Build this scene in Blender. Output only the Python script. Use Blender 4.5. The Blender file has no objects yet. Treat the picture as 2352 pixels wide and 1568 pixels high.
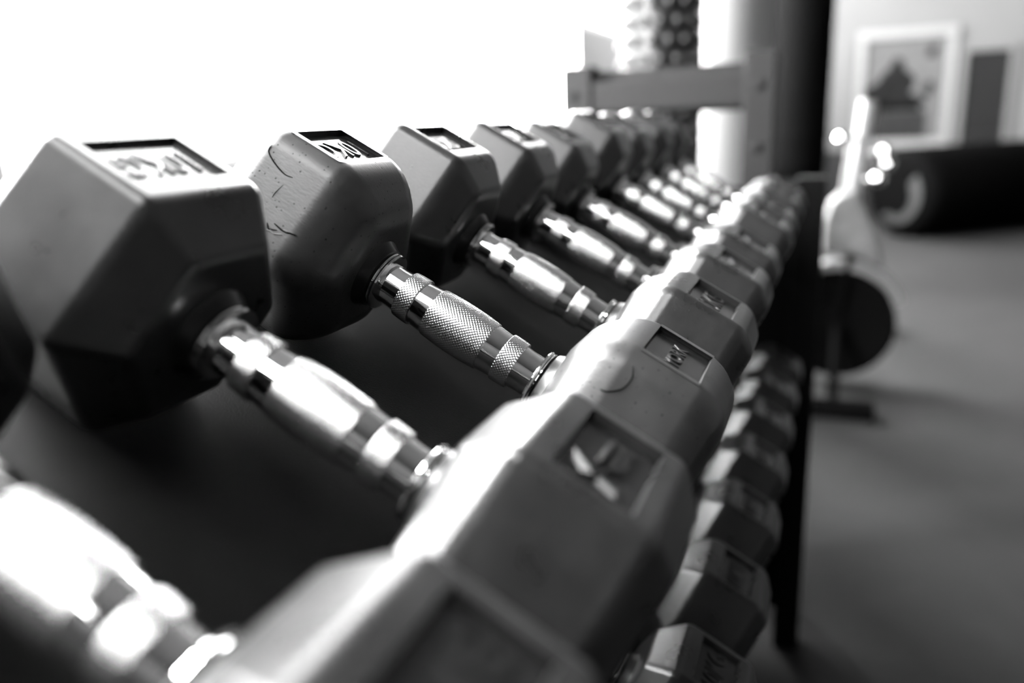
import bpy, bmesh, math, random
from mathutils import Matrix, Vector
R = math.radians
PI = math.pi
sc = bpy.context.scene
COL = sc.collection
rnd = random.Random(7)

# ------------------------------------------------------------------ camera
cam_d = bpy.data.cameras.new('camera')
cam = bpy.data.objects.new('camera', cam_d)
COL.objects.link(cam)
right = Vector((0.92870784, 0.36843077, -0.04195852))
fwd = Vector((-0.36572919, 0.89142302, -0.26759514))
up = right.cross(fwd).normalized()
M = Matrix((right, up, -fwd)).transposed().to_4x4()
M.translation = Vector((0.20118, -0.23451, 0.94809))
cam.matrix_world = M
cam_d.sensor_width = 36
cam_d.lens = 1820.0 / 2352 * 36
cam_d.clip_start = 0.01
cam_d.dof.use_dof = True
cam_d.dof.focus_distance = 0.412
cam_d.dof.aperture_fstop = 3.1
sc.camera = cam

# ------------------------------------------------------------------ light and exposure
sc.view_settings.view_transform = 'Standard'
sc.view_settings.look = 'None'
sc.view_settings.gamma = 1.0
sc.view_settings.use_curve_mapping = False
sc.view_settings.exposure = -0.2
SKY = 190.0
world = bpy.data.worlds.new('overcast_sky')
sc.world = world
world.use_nodes = True
bg = world.node_tree.nodes['Background']
bg.inputs['Color'].default_value = (1, 1, 1, 1)
bg.inputs['Strength'].default_value = SKY

WX = -1.2                      # inner face of the window wall
SILL = 0.84
CEIL = 3.7
WTOP = 3.45
WIN1 = (0.79, 4.35, SILL, WTOP)
WIN2 = (4.47, 7.9, 1.46, WTOP)
WIN3 = (-0.55, 0.62, SILL, WTOP)
ADDED_WIN = (-1.1, -0.25, 2.05, 3.45)      # unseen high far-wall window, added to brighten the head tops (x0, x1, z0, z1)
YB, YF, XR = -3.2, 8.2, 4.2


def portal(name, y0, y1, z0, z1):
    d = bpy.data.lights.new(name, 'AREA')
    d.shape = 'RECTANGLE'
    d.size = y1 - y0
    d.size_y = z1 - z0
    d.cycles.is_portal = True
    o = bpy.data.objects.new(name, d)
    o.matrix_world = Matrix.Translation((WX - 0.16, (y0 + y1) / 2, (z0 + z1) / 2)) @ Matrix(
        ((0, 0, -1, 0), (1, 0, 0, 0), (0, 1, 0, 0), (0, 0, 0, 1))) @ Matrix.Rotation(0, 4, 'X')
    # the lamp shines along its local -Z, which has to point into the room (+X)
    COL.objects.link(o)
    return o


portal('window_light', *WIN1)
portal('window_light', *WIN2)
portal('window_light', *WIN3)
pd = bpy.data.lights.new('window_light', 'AREA')  # portal of the added far-wall window
pd.shape = 'RECTANGLE'
pd.size = ADDED_WIN[1] - ADDED_WIN[0]
pd.size_y = ADDED_WIN[3] - ADDED_WIN[2]
pd.cycles.is_portal = True
po_ = bpy.data.objects.new('window_light', pd)
po_.location = ((ADDED_WIN[0] + ADDED_WIN[1]) / 2, YF + 0.16, (ADDED_WIN[2] + ADDED_WIN[3]) / 2)
po_.rotation_euler = (-PI / 2, 0, 0)
COL.objects.link(po_)


# ------------------------------------------------------------------ materials
def mat(name, base=0.5, rough=0.5, metal=0.0, spec=0.5, var=0.0, vscale=20.0, bump=0.0, bscale=200.0,
        rvar=0.0, coord='Object', detail=4.0):
    m = bpy.data.materials.new(name)
    m.use_nodes = True
    nt = m.node_tree
    N, L = nt.nodes, nt.links
    b = N['Principled BSDF']
    b.inputs['Base Color'].default_value = (base, base, base, 1)
    b.inputs['Roughness'].default_value = rough
    b.inputs['Metallic'].default_value = metal
    b.inputs['Specular IOR Level'].default_value = spec
    tc = N.new('ShaderNodeTexCoord')
    if var or rvar:
        n = N.new('ShaderNodeTexNoise')
        n.inputs['Scale'].default_value = vscale
        n.inputs['Detail'].default_value = detail
        n.inputs['Roughness'].default_value = 0.6
        L.new(tc.outputs[coord], n.inputs['Vector'])
        if var:
            r = N.new('ShaderNodeMapRange')
            r.inputs['From Min'].default_value = 0.3
            r.inputs['From Max'].default_value = 0.7
            r.inputs['To Min'].default_value = base * (1 - var)
            r.inputs['To Max'].default_value = base * (1 + var)
            L.new(n.outputs['Fac'], r.inputs['Value'])
            L.new(r.outputs['Result'], b.inputs['Base Color'])
        if rvar:
            r = N.new('ShaderNodeMapRange')
            r.inputs['From Min'].default_value = 0.3
            r.inputs['From Max'].default_value = 0.7
            r.inputs['To Min'].default_value = max(0.02, rough - rvar)
            r.inputs['To Max'].default_value = min(1, rough + rvar)
            L.new(n.outputs['Fac'], r.inputs['Value'])
            L.new(r.outputs['Result'], b.inputs['Roughness'])
    if bump:
        n = N.new('ShaderNodeTexNoise')
        n.inputs['Scale'].default_value = bscale
        n.inputs['Detail'].default_value = 3
        L.new(tc.outputs[coord], n.inputs['Vector'])
        bp = N.new('ShaderNodeBump')
        bp.inputs['Strength'].default_value = bump
        bp.inputs['Distance'].default_value = 0.001
        L.new(n.outputs['Fac'], bp.inputs['Height'])
        L.new(bp.outputs['Normal'], b.inputs['Normal'])
    return m


M_RUB = mat('rubber', 0.012, 0.29, spec=0.36, var=0.35, vscale=45, bump=0.1, bscale=700, rvar=0.025)
M_PLATE = mat('plate_rubber', 0.008, 0.24, spec=0.36, var=0.15, vscale=200, bump=0.05, bscale=900)
M_CHROME = mat('chrome', 0.82, 0.07, metal=1.0, rvar=0.035, vscale=120)
M_KNURL = mat('knurled_steel', 0.78, 0.2, metal=1.0)
M_COLLAR = mat('collar_rubber', 0.008, 0.3, spec=0.4)
M_TRAY = mat('black_powder_coat', 0.0025, 0.55, spec=0.1, bump=0.35, bscale=1500, var=0.3, vscale=60)
M_RACK = mat('black_rack_paint', 0.002, 0.5, spec=0.06)
M_GREY = mat('grey_frame_paint', 0.008, 0.5, spec=0.12, var=0.05, vscale=10)
M_STEEL = mat('bolt_steel', 0.004, 0.6, spec=0.1)
M_WALLW = mat('white_wall_paint', 0.078, 0.8, var=0.03, vscale=3)
M_WALLD = mat('grey_lower_wall_paint', 0.018, 0.7, spec=0.05)  # darker grey for the bottom of the far wall
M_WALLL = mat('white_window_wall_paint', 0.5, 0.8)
M_WALLK = mat('dark_wall_paint', 0.02, 0.8)
M_CEIL = mat('ceiling_paint', 0.006, 0.9)
M_FLOOR = mat('grey_rubber_floor', 0.0112, 0.85, spec=0.08, var=0.12, vscale=5, bump=0.2, bscale=300)
M_SASH = mat('white_sash_paint', 0.85, 0.5)
M_PILLAR = mat('white_pillar_paint', 0.22, 0.7, spec=0.2)
M_STUD = mat('black_studded_foam', 0.006, 0.35, spec=0.4)
M_VINYL = mat('black_vinyl', 0.0012, 0.8, spec=0.01, bump=0.05, bscale=100)
M_PFRAME = mat('white_picture_frame', 0.13, 0.5)
M_BOARD = mat('grey_board', 0.009, 0.7, spec=0.05, var=0.05, vscale=4)
M_PALE = mat('pale_board', 0.07, 0.6)
M_SPECK = mat('speckled_cover', 0.075, 0.6, var=0.5, vscale=14)
M_POSTP = mat('white_post_paint', 0.14, 0.4)
M_BAND = mat('pale_guard', 0.09, 0.4)
M_WHEEL = mat('black_flywheel', 0.002, 0.8, spec=0.0)


def worn_rubber():
    m = mat('worn_rubber', 0.018, 0.38, spec=0.36)
    nt = m.node_tree
    N, L = nt.nodes, nt.links
    b = N['Principled BSDF']
    tc = N.new('ShaderNodeTexCoord')
    v = N.new('ShaderNodeTexVoronoi')
    v.inputs['Scale'].default_value = 330
    L.new(tc.outputs['Object'], v.inputs['Vector'])
    pit = N.new('ShaderNodeMapRange')
    pit.inputs['From Min'].default_value = 0.04
    pit.inputs['From Max'].default_value = 0.22
    L.new(v.outputs['Distance'], pit.inputs['Value'])
    gate = N.new('ShaderNodeMath')           # only some cells carry a pit
    gate.operation = 'GREATER_THAN'
    gate.inputs[1].default_value = 0.5
    sep = N.new('ShaderNodeSeparateColor')
    L.new(v.outputs['Color'], sep.inputs['Color'])
    L.new(sep.outputs['Red'], gate.inputs[0])
    inv = N.new('ShaderNodeMath')
    inv.operation = 'SUBTRACT'
    inv.inputs[0].default_value = 1
    L.new(pit.outputs['Result'], inv.inputs[1])
    mul = N.new('ShaderNodeMath')
    mul.operation = 'MULTIPLY'
    L.new(inv.outputs[0], mul.inputs[0])
    L.new(gate.outputs[0], mul.inputs[1])
    n = N.new('ShaderNodeTexNoise')
    n.inputs['Scale'].default_value = 900
    n.inputs['Detail'].default_value = 4
    mp = N.new('ShaderNodeMapping')
    mp.inputs['Scale'].default_value = (0.35, 1, 1)
    L.new(tc.outputs['Object'], mp.inputs['Vector'])
    L.new(mp.outputs['Vector'], n.inputs['Vector'])
    mix = N.new('ShaderNodeMath')
    mix.operation = 'MULTIPLY_ADD'
    L.new(n.outputs['Fac'], mix.inputs[0])
    mix.inputs[1].default_value = 0.35
    neg = N.new('ShaderNodeMath')
    neg.operation = 'MULTIPLY'
    neg.inputs[1].default_value = -0.25
    L.new(mul.outputs[0], neg.inputs[0])
    L.new(neg.outputs[0], mix.inputs[2])
    bp = N.new('ShaderNodeBump')
    bp.inputs['Strength'].default_value = 0.45
    bp.inputs['Distance'].default_value = 0.0006
    L.new(mix.outputs[0], bp.inputs['Height'])
    L.new(bp.outputs['Normal'], b.inputs['Normal'])
    n2 = N.new('ShaderNodeTexNoise')
    n2.inputs['Scale'].default_value = 60
    L.new(tc.outputs['Object'], n2.inputs['Vector'])
    r = N.new('ShaderNodeMapRange')
    r.inputs['From Min'].default_value = 0.3
    r.inputs['From Max'].default_value = 0.7
    r.inputs['To Min'].default_value = 0.014
    r.inputs['To Max'].default_value = 0.024
    L.new(n2.outputs['Fac'], r.inputs['Value'])
    dk = N.new('ShaderNodeMath')
    dk.operation = 'MULTIPLY_ADD'
    L.new(mul.outputs[0], dk.inputs[0])
    dk.inputs[1].default_value = -0.85
    dk.inputs[2].default_value = 1.0
    cm = N.new('ShaderNodeMath')
    cm.operation = 'MULTIPLY'
    L.new(r.outputs['Result'], cm.inputs[0])
    L.new(dk.outputs[0], cm.inputs[1])
    L.new(cm.outputs[0], b.inputs['Base Color'])
    sp = N.new('ShaderNodeMath')
    sp.operation = 'MULTIPLY'
    sp.inputs[0].default_value = 0.34
    L.new(dk.outputs[0], sp.inputs[1])
    L.new(sp.outputs[0], b.inputs['Specular IOR Level'])
    return m


M_WORN = worn_rubber()
M_CRACK = mat('crack_dark', 0.003, 0.8, spec=0.0)
M_TEAR = mat('torn_rubber', 0.03, 0.5)


def pane_mat(name, tr):
    m = bpy.data.materials.new(name)
    m.use_nodes = True
    nt = m.node_tree
    N, L = nt.nodes, nt.links
    N.remove(N['Principled BSDF'])
    t = N.new('ShaderNodeBsdfTransparent')
    t.inputs['Color'].default_value = (tr, tr, tr, 1)
    g = N.new('ShaderNodeBsdfGlossy')
    g.inputs['Roughness'].default_value = 0.02
    lw = N.new('ShaderNodeLayerWeight')
    pw = N.new('ShaderNodeMath')
    pw.operation = 'POWER'
    pw.inputs[1].default_value = 5.0
    L.new(lw.outputs['Facing'], pw.inputs[0])
    f = N.new('ShaderNodeMath')
    f.operation = 'MULTIPLY_ADD'
    f.inputs[1].default_value = 0.5
    f.inputs[2].default_value = 0.02
    L.new(pw.outputs[0], f.inputs[0])
    x = N.new('ShaderNodeMixShader')
    L.new(f.outputs[0], x.inputs[0])
    L.new(t.outputs[0], x.inputs[1])
    L.new(g.outputs[0], x.inputs[2])
    L.new(x.outputs[0], N['Material Output'].inputs['Surface'])
    return m


M_GLASS = pane_mat('window_glass', 0.97)
M_DIM = pane_mat('dimming_glass', 0.42)  # tint added to cut the daylight falling on the floor
M_DIM2 = pane_mat('half_dimming_glass', 0.62)  # weaker tint, added to dim the daylight on the far wall


def sheer_mat():
    m = bpy.data.materials.new('sheer_curtain')
    m.use_nodes = True
    nt = m.node_tree
    N, L = nt.nodes, nt.links
    N.remove(N['Principled BSDF'])
    t = N.new('ShaderNodeBsdfTransparent')
    d = N.new('ShaderNodeBsdfTranslucent')
    d.inputs['Color'].default_value = (0.8, 0.8, 0.8, 1)
    x = N.new('ShaderNodeMixShader')
    x.inputs[0].default_value = 0.9
    L.new(t.outputs[0], x.inputs[1])
    L.new(d.outputs[0], x.inputs[2])
    L.new(x.outputs[0], N['Material Output'].inputs['Surface'])
    return m


M_SHEER = sheer_mat()


# ------------------------------------------------------------------ helpers
def link(name, bm, m, parent=None, smooth=None):
    me = bpy.data.meshes.new(name)
    bmesh.ops.recalc_face_normals(bm, faces=bm.faces)
    if smooth is not None:
        for f in bm.faces:
            f.smooth = True
    bm.to_mesh(me)
    bm.free()
    if smooth is not None:
        me.set_sharp_from_angle(angle=R(smooth))
    me.materials.append(m)
    o = bpy.data.objects.new(name, me)
    COL.objects.link(o)
    if parent:
        o.parent = parent
    return o


def tag(o, label=None, cat=None, group=None, kind=None):
    if label:
        o['label'] = label
    if cat:
        o['category'] = cat
    if group:
        o['group'] = group
    if kind:
        o['kind'] = kind
    return o


def empty(name, loc, label, cat, group=None):
    o = bpy.data.objects.new(name, None)
    o.empty_display_size = 0.05
    o.location = loc
    COL.objects.link(o)
    return tag(o, label, cat, group)


def box(bm, x0, x1, y0, y1, z0, z1, bev=0.0):
    r = bmesh.ops.create_cube(bm, size=1)
    bmesh.ops.scale(bm, verts=r['verts'], vec=(x1 - x0, y1 - y0, z1 - z0))
    bmesh.ops.translate(bm, verts=r['verts'], vec=((x0 + x1) / 2, (y0 + y1) / 2, (z0 + z1) / 2))
    if bev:
        es = list({e for v in r['verts'] for e in v.link_edges})
        bmesh.ops.bevel(bm, geom=es, offset=bev, segments=3, profile=0.5, affect='EDGES')
    return bm


def B(*a, **k):
    return box(bmesh.new(), *a, **k)


def lathe(bm, prof, n=48, axis='Z', caps=True):
    """prof: list of (radius, height)."""
    rings = []
    for (r, h) in prof:
        ring = []
        for i in range(n):
            t = 2 * PI * i / n
            c, s = r * math.cos(t), r * math.sin(t)
            p = (c, s, h) if axis == 'Z' else ((h, c, s) if axis == 'X' else (c, h, s))
            ring.append(bm.verts.new(p))
        rings.append(ring)
    for a, b in zip(rings, rings[1:]):
        for i in range(n):
            bm.faces.new((a[i], a[(i + 1) % n], b[(i + 1) % n], b[i]))
    if caps:
        bm.faces.new(rings[0][::-1])
        bm.faces.new(rings[-1])
    return bm


def tube(bm, p, q, r, n=20):
    p, q = Vector(p), Vector(q)
    d = (q - p)
    res = bmesh.ops.create_cone(bm, cap_ends=True, segments=n, radius1=r, radius2=r, depth=d.length)
    mtx = Matrix.Translation((p + q) / 2) @ d.to_track_quat('Z', 'Y').to_matrix().to_4x4()
    bmesh.ops.transform(bm, matrix=mtx, verts=res['verts'])
    return bm


def struct(name, bm, m, parent=None, smooth=None):
    o = link(name, bm, m, parent, smooth)
    if not parent:
        o['kind'] = 'structure'
    return o


# ------------------------------------------------------------------ the room
struct('floor', B(WX - 0.2, XR + 0.2, YB - 0.2, YF + 0.2, -0.1, 0), M_FLOOR)
struct('ceiling', B(WX - 0.2, XR + 0.2, YB - 0.2, YF + 0.2, CEIL, CEIL + 0.1), M_CEIL)
bm = bmesh.new()
X0, X1 = WX - 0.2, WX
box(bm, X0, X1, YB, YF, 0, SILL)
box(bm, X0, X1, YB, YF, WTOP, CEIL)
box(bm, X0, X1, YB, WIN3[0], SILL, WTOP)
box(bm, X0, X1, WIN3[1], WIN1[0], SILL, WTOP)
box(bm, X0, X1, WIN1[1], WIN2[0], SILL, WTOP)
box(bm, X0, X1, WIN2[0], WIN2[1], SILL, WIN2[2])
box(bm, X0, X1, WIN2[1], YF, SILL, WTOP)
struct('wall_left', bm, M_WALLL)
bm = bmesh.new()
box(bm, WX - 0.2, XR + 0.2, YF, YF + 0.2, 0, ADDED_WIN[2])
box(bm, WX - 0.2, XR + 0.2, YF, YF + 0.2, ADDED_WIN[3], CEIL)
box(bm, WX - 0.2, ADDED_WIN[0], YF, YF + 0.2, ADDED_WIN[2], ADDED_WIN[3])
box(bm, ADDED_WIN[1], XR + 0.2, YF, YF + 0.2, ADDED_WIN[2], ADDED_WIN[3])
struct('wall_front', bm, M_WALLW)
struct('wall_back', B(WX - 0.2, XR + 0.2, YB - 0.2, YB, 0, CEIL), M_WALLK)
struct('wall_right', B(XR, XR + 0.2, YB, YF, 0, CEIL), M_WALLK)
struct('trim_1', B(WX, XR, YF - 0.02, YF, 0, 0.545), M_WALLD)


def window(name, w, mull, glass):
    y0, y1, z0, z1 = w
    x0, x1 = WX - 0.14, WX - 0.06
    e = bpy.data.objects.new(name, None)
    e.location = (WX - 0.1, (y0 + y1) / 2, z0)
    COL.objects.link(e)
    e['kind'] = 'structure'
    inv = Matrix.Translation(-Vector(e.location))

    def put(n, b, m):
        bmesh.ops.transform(b, matrix=inv, verts=b.verts)
        o = link(n, b, m, e)
        return o
    b = bmesh.new()
    t = 0.05
    box(b, x0, x1, y0, y1, z0, z0 + t)
    box(b, x0, x1, y0, y1, z1 - t, z1)
    box(b, x0, x1, y0, y0 + t, z0, z1)
    box(b, x0, x1, y1 - t, y1, z0, z1)
    put('window_frame', b, M_SASH)
    ys = [y0 + t]
    for (c, wd) in mull:
        put('mullion', B(x0, x1, c - wd / 2, c + wd / 2, z0 + t, z1 - t), M_SASH)
        ys += [c - wd / 2, c + wd / 2]
    ys.append(y1 - t)
    for i, (a, c) in enumerate(zip(ys[::2], ys[1::2])):
        put('pane', B(WX - 0.102, WX - 0.098, a, c, z0 + t, z1 - t), glass[min(i, len(glass) - 1)])


window('window_1', WIN1, [(2.88, 0.06), (3.05, 0.06)], [M_DIM, M_GLASS])
window('window_2', WIN2, [], [M_DIM2])
window('window_3', WIN3, [(0.05, 0.05)], [M_GLASS])
e = bpy.data.objects.new('added_window', None)  # unseen window, added for its reflection in the far head tops
e.location = (0, YF + 0.1, ADDED_WIN[2])
COL.objects.link(e)
e['kind'] = 'structure'
b = bmesh.new()
x0, x1, h = ADDED_WIN[0], ADDED_WIN[1], ADDED_WIN[3] - ADDED_WIN[2]
box(b, x0, x1, -0.04, 0.04, 0, 0.05)
box(b, x0, x1, -0.04, 0.04, h - 0.05, h)
box(b, x0, x0 + 0.05, -0.04, 0.04, 0.05, h - 0.05)
box(b, x1 - 0.05, x1, -0.04, 0.04, 0.05, h - 0.05)
link('window_frame', b, M_SASH, e)
link('pane', B(x0 + 0.05, x1 - 0.05, -0.002, 0.002, 0.05, h - 0.05), M_GLASS, e)
struct('trim_2', B(WX - 0.05, WX + 0.09, WIN3[0] - 0.05, WIN1[1] + 0.05, SILL - 0.03, SILL, bev=0.004), M_SASH)

# ceiling light panels over the near end of the rack
M_LED = bpy.data.materials.new('light_diffuser')
M_LED.use_nodes = True
_b = M_LED.node_tree.nodes['Principled BSDF']
_b.inputs['Emission Color'].default_value = (1, 1, 1, 1)
_b.inputs['Emission Strength'].default_value = 50.0
for k, y in enumerate((-2.75, -2.15, -1.55, -0.95)):
    lp = empty('ceiling_light', (-0.25, y, CEIL), ['ceiling light fixture farthest behind the near end of the rack', 'third ceiling light fixture from the rack',
                                                  'second ceiling light fixture from the rack', 'ceiling light fixture nearest to the dumbbell rack'][k], 'ceiling light', 'ceiling light fixtures')
    link('housing', B(-0.64, 0.64, -0.20, 0.20, -0.05, 0, bev=0.004), M_SASH, lp)
    for c in (-0.11, 0.11):
        link('diffuser', B(-0.60, 0.60, c - 0.065, c + 0.065, -0.062, -0.0505), M_LED, lp)

# ------------------------------------------------------------------ dumbbells
TILT = R(29.8)
ASP = 1.04
AX, DK, KK, LH = 0.075, 0.0184, 0.69, 0.0488      # inner edge, taper depth, taper scale, head length
S3 = math.sqrt(3) / 2


def text_bm(body, size, depth, align='CENTER', thin=0.0):
    cu = bpy.data.curves.new('t', 'FONT')
    cu.body = body
    cu.size = size
    cu.align_x = align
    cu.align_y = 'CENTER'
    cu.offset = -thin
    cu.extrude = depth / 2
    cu.bevel_depth = depth * 0.25
    cu.bevel_resolution = 1
    cu.resolution_u = 6
    o = bpy.data.objects.new('t', cu)
    COL.objects.link(o)
    bpy.context.view_layer.update()
    dg = bpy.context.evaluated_depsgraph_get()
    me = bpy.data.meshes.new_from_object(o.evaluated_get(dg))
    b = bmesh.new()
    b.from_mesh(me)
    bpy.data.objects.remove(o)
    bpy.data.curves.remove(cu)
    bpy.data.meshes.remove(me)
    return b


def head_mesh(r, bev, deep):
    """Front head of a dumbbell, axis along +X, resting on z = 0."""
    bm = bmesh.new()
    angs = [PI / 3 * i for i in range(6)]
    zc = r * S3 * ASP
    rings = []
    for (x, k) in ((AX - DK, KK), (AX, 1), (AX + LH, 1), (AX + LH + 0.013, 0.76)):
        rings.append([bm.verts.new((x, k * r * math.cos(a), zc + k * r * ASP * math.sin(a))) for a in angs])
    for a, b in zip(rings, rings[1:]):
        for i in range(6):
            bm.faces.new((a[i], a[(i + 1) % 6], b[(i + 1) % 6], b[i]))
    bm.faces.new(rings[0][::-1])
    bm.faces.new(rings[-1])
    bmesh.ops.recalc_face_normals(bm, faces=bm.faces)
    bmesh.ops.bevel(bm, geom=list(bm.edges), offset=bev, segments=5, profile=0.5, affect='EDGES', clamp_overlap=True)
    bm.normal_update()
    tops = [f for f in bm.faces if f.normal.z > 0.999]
    f = max(tops, key=lambda q: q.calc_area())
    res = bmesh.ops.inset_individual(bm, faces=[f], thickness=0.002)
    ux0, ux1 = AX + 0.0105, AX + LH - 0.0085
    hv = r / 2 - 0.0055
    for v in f.verts:
        v.co.x = ux0 if v.co.x < AX + LH / 2 else ux1
        v.co.y = hv if v.co.y > 0 else -hv
    bmesh.ops.inset_individual(bm, faces=[f], thickness=0.0009, depth=-deep)
    zt = 2 * zc - deep
    return bm, (ux0 + 0.0009, ux1 - 0.0009, hv - 0.0009, zt)


PARTS = {}


def build_parts():
    """Shared meshes of the handle; built along X about the origin."""
    def shaft():
        pr = [(-0.058, 0.0112), (-0.0462, 0.0112), (-0.040, 0.0112), (-0.030, 0.0119), (-0.0185, 0.0127),
              (0, 0.0128), (0.0185, 0.0127), (0.030, 0.0119), (0.040, 0.0112), (0.0462, 0.0112), (0.058, 0.0112)]
        return lathe(bmesh.new(), [(r, x) for x, r in pr], 64, 'X')

    def knurl(x0, x1, ra, rb, rc, amp, na, pitch, nth, nax):
        b = bmesh.new()
        rows = []
        for j in range(nax + 1):
            s = j / nax
            x = x0 + (x1 - x0) * s
            base = ra + (rc - ra) * s + 4 * (rb - (ra + rc) / 2) * s * (1 - s)
            row = []
            for i in range(nth):
                t = 2 * PI * i / nth
                p = (na * t + 2 * PI * x / pitch) % (2 * PI)
                q = (na * t - 2 * PI * x / pitch) % (2 * PI)
                tri = lambda w: abs(w / PI - 1)
                h = min(tri(p), tri(q))
                e = 1 if 0 < j < nax else 0
                rr = base + amp * (h - 0.15) * e
                row.append(b.verts.new((x, rr * math.cos(t), rr * math.sin(t))))
            rows.append(row)
        for a, c in zip(rows, rows[1:]):
            for i in range(nth):
                b.faces.new((a[i], a[(i + 1) % nth], c[(i + 1) % nth], c[i]))
        # close the ends down to the shaft
        for row, x in ((rows[0], x0), (rows[-1], x1)):
            inner = [b.verts.new((x, 0.0108 * v.co.y / math.hypot(v.co.y, v.co.z), 0.0108 * v.co.z / math.hypot(v.co.y, v.co.z))) for v in row]
            for i in range(nth):
                b.faces.new((row[i], row[(i + 1) % nth], inner[(i + 1) % nth], inner[i]))
        return b

    def mesh_of(n, b, m, sm):
        o = link(n, b, m, None, sm)
        me = o.data
        bpy.data.objects.remove(o)
        return me
    PARTS['handle'] = mesh_of('handle', shaft(), M_CHROME, 40)
    PARTS['grip'] = mesh_of('grip', knurl(-0.0172, 0.0172, 0.0131, 0.0139, 0.0131, 0.00042, 48, 0.0019, 288, 108), M_KNURL, 60)
    PARTS['band0'] = mesh_of('knurled_band', knurl(-0.0355, -0.0262, 0.0126, 0.0129, 0.0130, 0.0004, 48, 0.0019, 288, 29), M_KNURL, 60)
    PARTS['band1'] = mesh_of('knurled_band', knurl(0.0262, 0.0355, 0.0130, 0.0129, 0.0126, 0.0004, 48, 0.0019, 288, 29), M_KNURL, 60)
    for s, k in ((-1, '0'), (1, '1')):
        pr = [(0.0112, 0.0462), (0.0145, 0.0464), (0.0158, 0.0468), (0.0162, 0.0476), (0.0158, 0.0484), (0.0150, 0.0487),
              (0.0158, 0.0490), (0.0160, 0.0496), (0.0150, 0.0502), (0.0112, 0.0503)]
        PARTS['flange' + k] = mesh_of('flange', lathe(bmesh.new(), [(r, s * x) for r, x in pr], 64, 'X'), M_CHROME, 40)
        pr = [(0.0112, 0.0503), (0.0150, 0.0504), (0.0166, 0.0512), (0.0180, 0.0545), (0.0200, 0.0575), (0.0112, 0.0576)]
        PARTS['collar' + k] = mesh_of('collar', lathe(bmesh.new(), [(r, s * x) for r, x in pr], 64, 'X'), M_COLLAR, 40)


build_parts()
HEADS = {}


def get_head(r, bev, deep, rub):
    key = (r, bev, deep, rub.name)
    if key not in HEADS:
        b, info = head_mesh(r, bev, deep)
        o = link('head', b, rub, None, 32)
        me = o.data
        bpy.data.objects.remove(o)
        HEADS[key] = (me, info)
    return HEADS[key]


PLATES = {}


def mark_logo():
    """The raised mark on the nearest full dumbbell: a slanted Y, a bar and a row of small letters."""
    b = bmesh.new()

    def stroke(p, q, w, h=0.0020):
        # a raised ridge with sloping sides
        p, q = Vector((*p, 0)), Vector((*q, 0))
        dv = (q - p).normalized()
        n = Vector((-dv.y, dv.x, 0)) * w / 2
        z = Vector((0, 0, h))
        v = [b.verts.new(c) for c in (p - n, p + n, p + n * 0.25 + z + dv * 0.0005, p - n * 0.25 + z + dv * 0.0005,
                                      q - n, q + n, q + n * 0.25 + z - dv * 0.0005, q - n * 0.25 + z - dv * 0.0005)]
        for f in ((0, 1, 2, 3), (4, 7, 6, 5), (0, 3, 7, 4), (1, 5, 6, 2), (3, 2, 6, 7), (0, 4, 5, 1)):
            b.faces.new([v[i] for i in f])
    stroke((-0.0185, 0.0085), (-0.0140, 0.0015), 0.0042)
    stroke((-0.0060, 0.0115), (-0.0132, 0.0020), 0.0042)
    stroke((-0.0128, -0.0002), (-0.0150, -0.0078), 0.0036, 0.0016)
    stroke((-0.0035, 0.0020), (0.0125, 0.0020), 0.0038, 0.0026)
    t = text_bm('YORK', 0.0066, 0.0022)
    for v in t.verts:
        v.co.x += 0.0045
        v.co.y -= 0.0042
    me = bpy.data.meshes.new('x')
    t.to_mesh(me)
    t.free()
    b.from_mesh(me)
    bpy.data.meshes.remove(me)
    return b


def get_plate(info, body, key):
    k = (info, body)
    if k not in PLATES:
        x0, x1, hv, zt = info
        b = bmesh.new()
        vs = [b.verts.new(p) for p in ((x0, -hv, zt + 0.0002), (x1, -hv, zt + 0.0002), (x1, hv, zt + 0.0002), (x0, hv, zt + 0.0002))]
        b.faces.new(vs)
        if body == 'mark':
            t = mark_logo()
        elif body == 'YORK':
            t = text_bm('YORK', 0.0105, 0.0010)
        elif body:
            t = text_bm(body, 0.0162, 0.0010, thin=0.00015)
            for v in t.verts:
                v.co.y *= 1.25
        if body:
            # text runs along +Y, its top towards -X
            m = Matrix.Translation(((x0 + x1) / 2, 0, zt + 0.0004)) @ Matrix.Rotation(PI / 2, 4, 'Z')
            bmesh.ops.transform(t, matrix=m, verts=t.verts)
            me = bpy.data.meshes.new('x')
            t.to_mesh(me)
            t.free()
            b.from_mesh(me)
            bpy.data.meshes.remove(me)
        o = link('label_plate', b, M_PLATE, None, 30)
        me = o.data
        bpy.data.objects.remove(o)
        PLATES[k] = me
    return PLATES[k]


def new(name, me, parent, loc=(0, 0, 0), rz=0):
    o = bpy.data.objects.new(name, me)
    COL.objects.link(o)
    o.parent = parent
    o.location = loc
    o.rotation_euler.z = rz
    return o


TRAY_U = Vector((math.cos(TILT), 0, -math.sin(TILT)))
TRAY_W = Vector((math.sin(TILT), 0, math.cos(TILT)))


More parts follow.
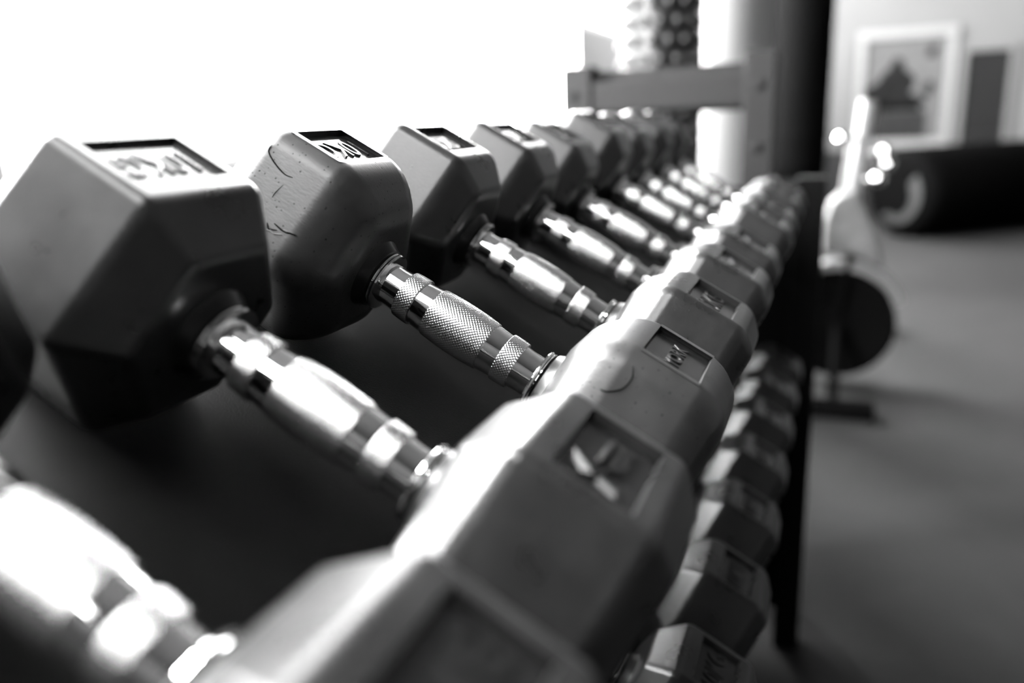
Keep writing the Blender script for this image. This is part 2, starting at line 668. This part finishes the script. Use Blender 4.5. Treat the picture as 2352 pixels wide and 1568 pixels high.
def dumbbell(org, v, label, r=0.0575, bev=0.003, deep=0.0034, deepf=None, rub=None, back='10KG', front='10KG', group=None, du=0.0):
    rub = rub or M_RUB
    loc = Vector(org) + Vector((0, v, 0)) + TRAY_W * 0.0004 + TRAY_U * du
    d = empty('hex_dumbbell', loc, label, 'dumbbell', group)
    d.rotation_euler = (0, TILT, 0)
    for rz, body, dp in ((0, front, deepf or deep), (PI, back, deep)):
        me, info = get_head(r, bev, dp, rub)
        h = new('head', me, d, rz=rz)
        w = h.modifiers.new('normals', 'WEIGHTED_NORMAL')
        w.keep_sharp = True
        w.weight = 80
        new('label_plate', get_plate(info, body, r), h)
    zc = r * S3 * ASP
    for nm, k in (('handle', 'handle'), ('grip', 'grip'), ('knurled_band', 'band0'), ('knurled_band', 'band1'),
                  ('flange', 'flange0'), ('flange', 'flange1'), ('collar', 'collar0'), ('collar', 'collar1')):
        new(nm, PARTS[k], d, (0, 0, zc))
    return d


def facet_point(r, ang, x, s, lift=0.0):
    # a point on the upper side facet: x along the dumbbell, s down from the top edge
    zc = r * S3 * ASP
    sgn = 1 if math.cos(ang) > 0 else -1
    top = Vector((0, sgn * r / 2, zc + r * S3 * ASP))
    low = Vector((0, sgn * r, zc))
    d = (low - top).normalized()
    n = Vector((0, d.z * -sgn, d.y * sgn)) 
    p = top + d * s + n * lift
    return Vector((x, p.y, p.z))


def crack(head, r, ang, pts, name='crack', rad=0.00038, m=None):
    b = bmesh.new()
    P = []
    for i in range(len(pts) - 1):
        p0, p1, p2, p3 = (pts[max(0, i - 1)], pts[i], pts[i + 1], pts[min(len(pts) - 1, i + 2)])
        for k in range(6):
            t = k / 6
            P.append([0.5 * (2 * p1[j] + (p2[j] - p0[j]) * t + (2 * p0[j] - 5 * p1[j] + 4 * p2[j] - p3[j]) * t * t + (3 * p1[j] - p0[j] - 3 * p2[j] + p3[j]) * t ** 3) for j in (0, 1)])
    P.append(list(pts[-1]))
    Q = [facet_point(r, ang, x, q) for x, q in P]
    for i, (a, c) in enumerate(zip(Q, Q[1:])):
        f = math.sin(PI * (i + 0.7) / (len(Q) + 0.4))
        tube(b, a, c, rad * (0.35 + 0.65 * f), 8)
    o = link(name, b, m or M_CRACK, head, 40)
    return o


UP = (0, 0, 0.80)
LO = (0.0096, 0, 0.5474)
GU, GL = 'hex dumbbells on the upper shelf', 'hex dumbbells on the lower shelf'
dumbbell(UP, -0.1165, 'nearest upper-shelf hex dumbbell, cut off by the bottom left of the photo', group=GU)
dumbbell(UP, 0.0, 'large sharp-edged hex dumbbell with a 10KG plate, left of the pitted worn one',
         deep=0.0024, deepf=0.0036, front='mark', group=GU)
worn = dumbbell(UP, 0.1235, 'pitted, worn hex dumbbell with rounded corners and sharp focus, third along the upper shelf',
         bev=0.0105, rub=M_WORN, front='YORK', group=GU, deep=0.003)
wf, wb = [c for c in worn.children if c.name.startswith('head')]
A5, A1 = R(150), R(30)
crack(wf, 0.0575, A5, [(0.0865, 0.0060), (0.0890, 0.0110), (0.0880, 0.0170), (0.0835, 0.0215), (0.0800, 0.0225)], 'crescent_crack')
crack(wf, 0.0575, A5, [(0.0960, 0.0300), (0.1000, 0.0320), (0.1050, 0.0325)], 'scratch', 0.0002, M_TEAR)
crack(wf, 0.0575, A5, [(0.1020, 0.0350), (0.1045, 0.0365), (0.1100, 0.0360)], 'scratch', 0.0002, M_TEAR)
crack(wb, 0.0575, A1, [(0.1170, 0.0085), (0.1165, 0.0120), (0.1110, 0.0150), (0.1030, 0.0172), (0.0980, 0.0165)], 'crescent_crack')
crack(wb, 0.0575, A1, [(0.1000, 0.0220), (0.1010, 0.0270), (0.1010, 0.0300)], 'scratch', 0.00022)
for i in range(9):
    x0 = 0.0795 + 0.0022 * i + rnd.uniform(-0.0008, 0.0008)
    q0 = 0.0395 + 0.0008 * i + rnd.uniform(-0.001, 0.001)
    crack(wb, 0.0575, A1, [(x0, q0), (x0 + 0.004, q0 + rnd.uniform(-0.001, 0.002)), (x0 + rnd.uniform(0.005, 0.010), q0 + rnd.uniform(-0.001, 0.003))],
          'torn_edge', 0.0004, M_TEAR if i % 2 else M_CRACK)
dumbbell(UP, 0.2468, 'hex dumbbell just behind the pitted worn one on the upper shelf', bev=0.005, r=0.0570, group=GU, deep=0.0042)
dumbbell(UP, 0.3714, 'fifth hex dumbbell along the upper shelf, slightly blurred', r=0.0567, bev=0.005, group=GU)
dumbbell(UP, 0.495, 'sixth hex dumbbell along the upper shelf, smaller than the one behind it', r=0.0555, bev=0.0045, group=GU)
dumbbell(UP, 0.6145, 'seventh hex dumbbell along the upper shelf, its head taller than the one before it', r=0.0605, bev=0.0045, group=GU)
dumbbell(UP, 0.737, 'eighth hex dumbbell along the upper shelf, third from the far end', r=0.0585, bev=0.0045, group=GU)
dumbbell(UP, 0.860, 'blurred hex dumbbell next to last at the far end of the upper shelf', r=0.0600, bev=0.0045, group=GU)
dumbbell(UP, 0.983, 'farthest hex dumbbell of the upper shelf, before the grey steel frame', r=0.0590, bev=0.0045, group=GU)
names = ['nearest lower-shelf hex dumbbell, at the bottom edge of the photo',
         'second lower-shelf hex dumbbell from the near end', 'third lower-shelf hex dumbbell from the near end',
         'fourth lower-shelf hex dumbbell from the near end', 'fifth lower-shelf hex dumbbell from the near end',
         'sixth lower-shelf hex dumbbell from the near end', 'seventh lower-shelf hex dumbbell, next to last at the far end',
         'farthest hex dumbbell on the lower shelf, by the black upright']
for i, nm in enumerate(names):
    dumbbell(LO, 0.109 + 0.1245 * i, nm, bev=0.0035, group=GL)

# ------------------------------------------------------------------ the rack
rack = empty('dumbbell_rack', (0.02, 0.25, 0), 'black two-tier dumbbell rack holding both rows of hex dumbbells', 'rack')
RY0, RY1 = -0.62, 1.13


def rpart(name, b, m, sm=None):
    bmesh.ops.translate(b, verts=b.verts, vec=(-0.02, -0.25, 0))
    return link(name, b, m, rack, sm)


def tray(org, u0, u1):
    b = bmesh.new()
    box(b, u0, u1, RY0, RY1 - 0.04, -0.004, 0)
    box(b, u0 - 0.003, u0, RY0, RY1 - 0.04, -0.03, 0)
    box(b, u1, u1 + 0.003, RY0, RY1 - 0.04, -0.03, 0)
    m = Matrix.Translation(org) @ Matrix.Rotation(TILT, 4, 'Y')
    bmesh.ops.transform(b, matrix=m, verts=b.verts)
    return b


rpart('tray', tray(UP, -0.125, 0.122), M_TRAY)
rpart('tray', tray(LO, -0.125, 0.122), M_TRAY)
rpart('light_block_back', B(-0.168, -0.164, RY0 + 0.04, RY1 - 0.04, 0.13, 0.845), M_RACK)  # added sheet, keeps window light off the lower heads
for y in (RY0, RY1 - 0.04):
    for (x0, x1, zt) in ((0.146, 0.190, 0.845), (-0.215, -0.170, 0.86)):
        rpart('upright', B(x0, x1, y, y + 0.04, 0.0, zt, bev=0.003), M_RACK)
    rpart('light_block_end', B(-0.170, 0.146, y + 0.018, y + 0.022, 0.121, 0.83), M_RACK)  # added sheet, stops far window light running along the lower tier
    rpart('end_brace', B(-0.170, 0.146, y + 0.005, y + 0.035, 0.08, 0.12), M_RACK)

# ------------------------------------------------------------------ grey frame behind the rack
gf = empty('steel_frame', (-0.1, 1.33, 0), 'grey bolted steel frame with a crossbar standing behind the far end of the dumbbell rack', 'frame')


def gpart(name, b, m, parent=None, sm=None):
    bmesh.ops.translate(b, verts=b.verts, vec=(0.1, -1.33, 0))
    return link(name, b, m, parent or gf, sm)


pl = gpart('post', B(-0.302, -0.243, 1.30, 1.36, 0, 1.043, bev=0.003), M_GREY)
pr_ = gpart('post', B(0.040, 0.094, 1.30, 1.36, 0, 1.050, bev=0.003), M_GREY)
gpart('crossbar', B(-0.243, 0.040, 1.305, 1.345, 0.958, 1.014, bev=0.002), M_GREY)
gpart('flange_plate', B(-0.243, 0.040, 1.345, 1.352, 0.95, 1.034, bev=0.001), M_GREY)


def bolt(x, y, z, parent, m=M_STEEL):
    b = bmesh.new()
    lathe(b, [(0.009, -0.002), (0.009, 0.003), (0.006, 0.005), (0.0001, 0.005)], 18, 'Y')
    bmesh.ops.scale(b, verts=b.verts, vec=(1, -1, 1))
    bmesh.ops.translate(b, verts=b.verts, vec=(x, y, z))
    gpart('bolt', b, m, parent, 40)


bolt(-0.278, 1.30, 0.990, pl)
bolt(0.066, 1.30, 0.993, pr_)
bolt(0.066, 1.30, 0.885, pr_)

# ------------------------------------------------------------------ background
b = lathe(bmesh.new(), [(0.108, 0), (0.108, CEIL)], 64)
o = struct('pillar', b, M_PILLAR, None, 40)
o.location = (-0.106, 2.5, 0)

# black studded roller
b = lathe(bmesh.new(), [(0.03, 0.0), (0.095, 0.0), (0.103, 0.01), (0.103, 1.89), (0.095, 1.9), (0.03, 1.9)], 56)
rows = 39
for j in range(rows):
    for i in range(14):
        t = 2 * PI * (i + 0.5 * (j % 2)) / 14
        z = 0.035 + j * 0.048
        c = (0.104 * math.cos(t), 0.104 * math.sin(t), z)
        ring = [[b.verts.new((c[0] + 0.0155 * math.sin(PI * m / 8) * math.cos(2 * PI * k / 10), c[1] + 0.0155 * math.sin(PI * m / 8) * math.sin(2 * PI * k / 10),
                              c[2] + 0.0155 * math.cos(PI * m / 8))) for k in range(10)] for m in range(1, 8)]
        for p, q in zip(ring, ring[1:]):
            for k in range(10):
                b.faces.new((p[k], p[(k + 1) % 10], q[(k + 1) % 10], q[k]))
        b.faces.new(ring[0])
        b.faces.new(ring[-1][::-1])
o = link('studded_roller', b, M_STUD, None, 45)
o.location = (-0.273, 2.1, 0)
tag(o, 'tall black studded foam roller standing upright between the bright window and the white pillar', 'foam roller')

# heavy bag
bag = empty('punching_bag', (0.006, 4.2, 0.60), 'black punching bag hanging to the right of the white pillar', 'punching bag')
b = lathe(bmesh.new(), [(0.05, 0), (0.128, 0.005), (0.146, 0.03), (0.150, 0.08), (0.150, 1.22), (0.144, 1.27), (0.1, 1.3), (0.02, 1.31)], 48)
link('bag_body', b, M_VINYL, bag, 40)
b = lathe(bmesh.new(), [(0.1500, 0.2), (0.1525, 0.205), (0.1525, 0.235), (0.1500, 0.24)], 48, caps=False)
link('seam_band', b, M_VINYL, bag, 40)
for k in range(3):
    t = 2 * PI * k / 3
    link('hanging_strap', tube(bmesh.new(), (0.1 * math.cos(t), 0.1 * math.sin(t), 1.29), (0, 0, 1.75), 0.008), M_VINYL, bag, 40)
link('hanging_strap', tube(bmesh.new(), (0, 0, 1.74), (0, 0, CEIL - 0.60), 0.01), M_STEEL, bag, 40)


# framed pictures on the far wall
def picture_mat():
    m = bpy.data.materials.new('poster_print')
    m.use_nodes = True
    nt = m.node_tree
    N, L = nt.nodes, nt.links
    bs = N['Principled BSDF']
    bs.inputs['Roughness'].default_value = 0.6
    bs.inputs['Specular IOR Level'].default_value = 0.05
    tc = N.new('ShaderNodeTexCoord')
    n = N.new('ShaderNodeTexNoise')
    n.inputs['Scale'].default_value = 14
    L.new(tc.outputs['Object'], n.inputs['Vector'])
    r = N.new('ShaderNodeMapRange')
    r.inputs['To Min'].default_value = 0.05
    r.inputs['To Max'].default_value = 0.075
    L.new(n.outputs['Fac'], r.inputs['Value'])
    L.new(r.outputs['Result'], bs.inputs['Base Color'])
    return m


M_PRINT = picture_mat()
M_INK = mat('poster_dark_ink', 0.007, 0.7, spec=0.02, var=0.5, vscale=12)
M_INK2 = mat('poster_black_ink', 0.002, 0.7, spec=0.0)
M_INK3 = mat('poster_grey_ink', 0.014, 0.7, spec=0.05, var=0.35, vscale=30)


def frame_bm(x0, x1, z0, z1, t, d):
    b = bmesh.new()
    box(b, x0, x1, -d, 0, z0, z0 + t, bev=0.002)
    box(b, x0, x1, -d, 0, z1 - t, z1, bev=0.002)
    box(b, x0, x0 + t, -d, 0, z0 + t, z1 - t, bev=0.002)
    box(b, x1 - t, x1, -d, 0, z0 + t, z1 - t, bev=0.002)
    return b


def poly(b, pts, y0, y1):
    f = b.faces.new([b.verts.new((x, y0, z)) for x, z in pts])
    e = bmesh.ops.extrude_face_region(b, geom=[f])
    bmesh.ops.translate(b, verts=[v for v in e['geom'] if isinstance(v, bmesh.types.BMVert)], vec=(0, y1 - y0, 0))
    return b


P0 = (0.735, YF, 1.10)
po = empty('framed_poster', P0, 'white-framed poster of a dark crouching figure on the far white wall', 'poster')
link('frame', frame_bm(-0.41, 0.41, -0.54, 0.50, 0.075, 0.035), M_PFRAME, po)
link('print', B(-0.34, 0.34, -0.012, -0.004, -0.47, 0.43), M_PRINT, po)
b = bmesh.new()
poly(b, [(-0.33, -0.17), (0.20, -0.17), (0.17, -0.10), (0.05, -0.06), (0.10, 0.03), (0.07, 0.10), (0.00, 0.15), (-0.02, 0.24), (-0.09, 0.26),
         (-0.12, 0.18), (-0.18, 0.12), (-0.22, 0.05), (-0.31, 0.0)], -0.013, -0.0145)
poly(b, [(0.16, -0.09), (0.22, -0.09), (0.25, 0.02), (0.20, 0.05), (0.17, 0.0)], -0.013, -0.0145)
poly(b, [(0.17, 0.25), (0.24, 0.25), (0.25, 0.33), (0.18, 0.34)], -0.013, -0.014)
link('figure', b, M_INK, po)
b = bmesh.new()
poly(b, [(-0.28, -0.21), (0.16, -0.21), (0.14, -0.15), (-0.05, -0.16), (-0.14, -0.12), (-0.24, -0.16)], -0.0146, -0.0155)
link('shadow_shape', b, M_INK2, po)
b = B(-0.33, 0.21, -0.0145, -0.013, -0.46, -0.22)
link('caption_block', b, M_INK3, po)

b2 = empty('framed_board', (1.40, YF, 0.97), 'dark grey board in a pale frame on the wall right of the poster', 'board')
link('frame', frame_bm(-0.215, 0.215, -0.45, 0.45, 0.05, 0.03), M_PALE, b2)
link('board_panel', B(-0.17, 0.17, -0.012, -0.004, -0.30, 0.42), M_BOARD, b2)
link('lower_strip', B(-0.17, 0.17, -0.013, -0.004, -0.405, -0.302), M_GREY, b2)
o = link('wall_panel', B(-0.12, 0.12, -0.025, 0, -0.5, 0.5, bev=0.004), M_PALE)
o.location = (0.19, YF, 1.04)
tag(o, 'pale grey panel on the far wall between the punching bag and the poster', 'panel')

# big black roll lying on the floor
roll = empty('padded_roll', (0.62, 6.22, 0), 'large black padded roll lying on the floor below the poster', 'padded roll')
roll.rotation_euler.z = math.atan2(0.66, 0.75)
rr = 0.325
b = lathe(bmesh.new(), [(0.02, 0.012), (0.20, 0.012), (0.265, 0.02), (0.30, 0.04), (0.32, 0.08), (rr, 0.14), (rr, 1.5), (0.30, 1.56), (0.02, 1.58)], 64, 'X')
bmesh.ops.translate(b, verts=b.verts, vec=(0, 0, rr))
link('roll_body', b, M_VINYL, roll, 40)
M_PATCH = mat('pale_patch', 0.01, 0.5, var=0.4, vscale=12)  # paler mottled tone for the curved patch on the roll's end
b = bmesh.new()
ring = []
for i in range(33):
    t = -2.2 + 2.9 * i / 32
    ring.append((b.verts.new((0.008, 0.22 * -math.cos(t), rr + 0.22 * math.sin(t))), b.verts.new((0.008, 0.13 * -math.cos(t), rr - 0.02 + 0.14 * math.sin(t)))))
for a, c in zip(ring, ring[1:]):
    b.faces.new((a[0], a[1], c[1], c[0]))
e = bmesh.ops.extrude_face_region(b, geom=list(b.faces))
bmesh.ops.translate(b, verts=[v for v in e['geom'] if isinstance(v, bmesh.types.BMVert)], vec=(0.006, 0, 0))
link('end_patch', b, M_PATCH, roll)

# exercise bike front
bk = empty('exercise_bike', (0.25, 2.72, 0), 'exercise machine with a black flywheel, speckled grey cover and white post beside the rack', 'exercise bike')


def kpart(name, b, m, sm=40):
    bmesh.ops.translate(b, verts=b.verts, vec=(-0.25, -2.72, 0))
    return link(name, b, m, bk, sm)


FX, FY, FZ, FR = 0.238, 2.70, 0.215, 0.19
b = lathe(bmesh.new(), [(0.02, -0.03), (0.05, -0.03), (0.055, -0.018), (0.15, -0.018), (0.16, -0.025), (FR - 0.004, -0.025), (FR, -0.02), (FR, 0.02),
                        (FR - 0.004, 0.025), (0.05, 0.02), (0.02, 0.03)], 64, 'Y')
bmesh.ops.translate(b, verts=b.verts, vec=(FX, FY, FZ))
kpart('flywheel', b, M_WHEEL)
b = bmesh.new()
for i in range(25):
    t0 = R(24 + 90 * i / 25)
    t1 = R(24 + 90 * (i + 1) / 25)
    q = []
    for t in (t0, t1):
        for rad in (FR + 0.006, FR + 0.034):
            for y in (FY - 0.04, FY + 0.04):
                q.append(b.verts.new((FX + rad * math.cos(t), y, FZ + rad * math.sin(t))))
    for f in ((0, 1, 3, 2), (4, 6, 7, 5), (0, 4, 5, 1), (2, 3, 7, 6), (0, 2, 6, 4), (1, 5, 7, 3)):
        b.faces.new([q[k] for k in f])
bmesh.ops.remove_doubles(b, verts=b.verts, dist=1e-5)
kpart('wheel_guard', b, M_BAND)
b = bmesh.new()
poly(b, [(0.175, 0.475), (0.205, 0.475), (0.26, 0.468), (0.31, 0.448), (0.35, 0.415), (0.368, 0.44), (0.355, 0.49), (0.335, 0.55), (0.31, 0.61), (0.285, 0.65), (0.262, 0.67),
         (0.22, 0.67), (0.19, 0.64), (0.175, 0.58)], FY - 0.055, FY + 0.055)
bmesh.ops.recalc_face_normals(b, faces=b.faces)
bmesh.ops.bevel(b, geom=[e for e in b.edges if abs(e.verts[0].co.y - e.verts[1].co.y) < 1e-6], offset=0.02, segments=4, profile=0.5, affect='EDGES')
kpart('cover', b, M_SPECK)
kpart('post', tube(bmesh.new(), (0.262, FY + 0.02, 0.64), (0.290, FY + 0.02, 0.965), 0.027, 28), M_POSTP)
kpart('post_sleeve', tube(bmesh.new(), (0.234, FY + 0.03, 0.64), (0.252, FY + 0.03, 0.82), 0.016, 24), M_PALE)


def knob(x, y, z, r):
    b = bmesh.new()
    s = bmesh.ops.create_uvsphere(b, u_segments=20, v_segments=12, radius=r)
    bmesh.ops.translate(b, verts=s['verts'], vec=(x, y, z))
    return b


kpart('adjuster_knob', tube(knob(0.215, FY - 0.01, 0.845, 0.021), (0.215, FY - 0.01, 0.845), (0.29, FY + 0.01, 0.845), 0.009), M_CHROME)
for (x, z, r) in ((0.350, 0.800, 0.022), (0.362, 0.760, 0.020), (0.335, 0.715, 0.024)):
    kpart('adjuster_knob', tube(knob(x, FY - 0.02, z, r), (x, FY - 0.02, z), (0.27, FY + 0.02, z - 0.01), 0.010), M_CHROME)
for y in (-0.034, 0.034):
    b = bmesh.new()
    tube(b, (FX, FY + y, FZ), (0.27, FY + y, 0.5), 0.012)
    kpart('fork', b, M_WHEEL)
b = bmesh.new()
box(b, 0.10, 0.36, FY - 0.40, FY - 0.33, 0.0, 0.05, bev=0.01)
kpart('foot_bar', b, M_WHEEL)
b = bmesh.new()
tube(b, (0.238, FY - 0.36, 0.04), (0.238, FY - 0.05, FZ), 0.016)
kpart('foot_strut', b, M_WHEEL)
b = bmesh.new()
tube(b, (0.262, FY + 0.03, 0.62), (0.30, FY + 0.75, 0.10), 0.025)
box(b, 0.12, 0.48, FY + 0.72, FY + 0.78, 0.0, 0.08, bev=0.01)
kpart('rear_frame', b, M_WHEEL)
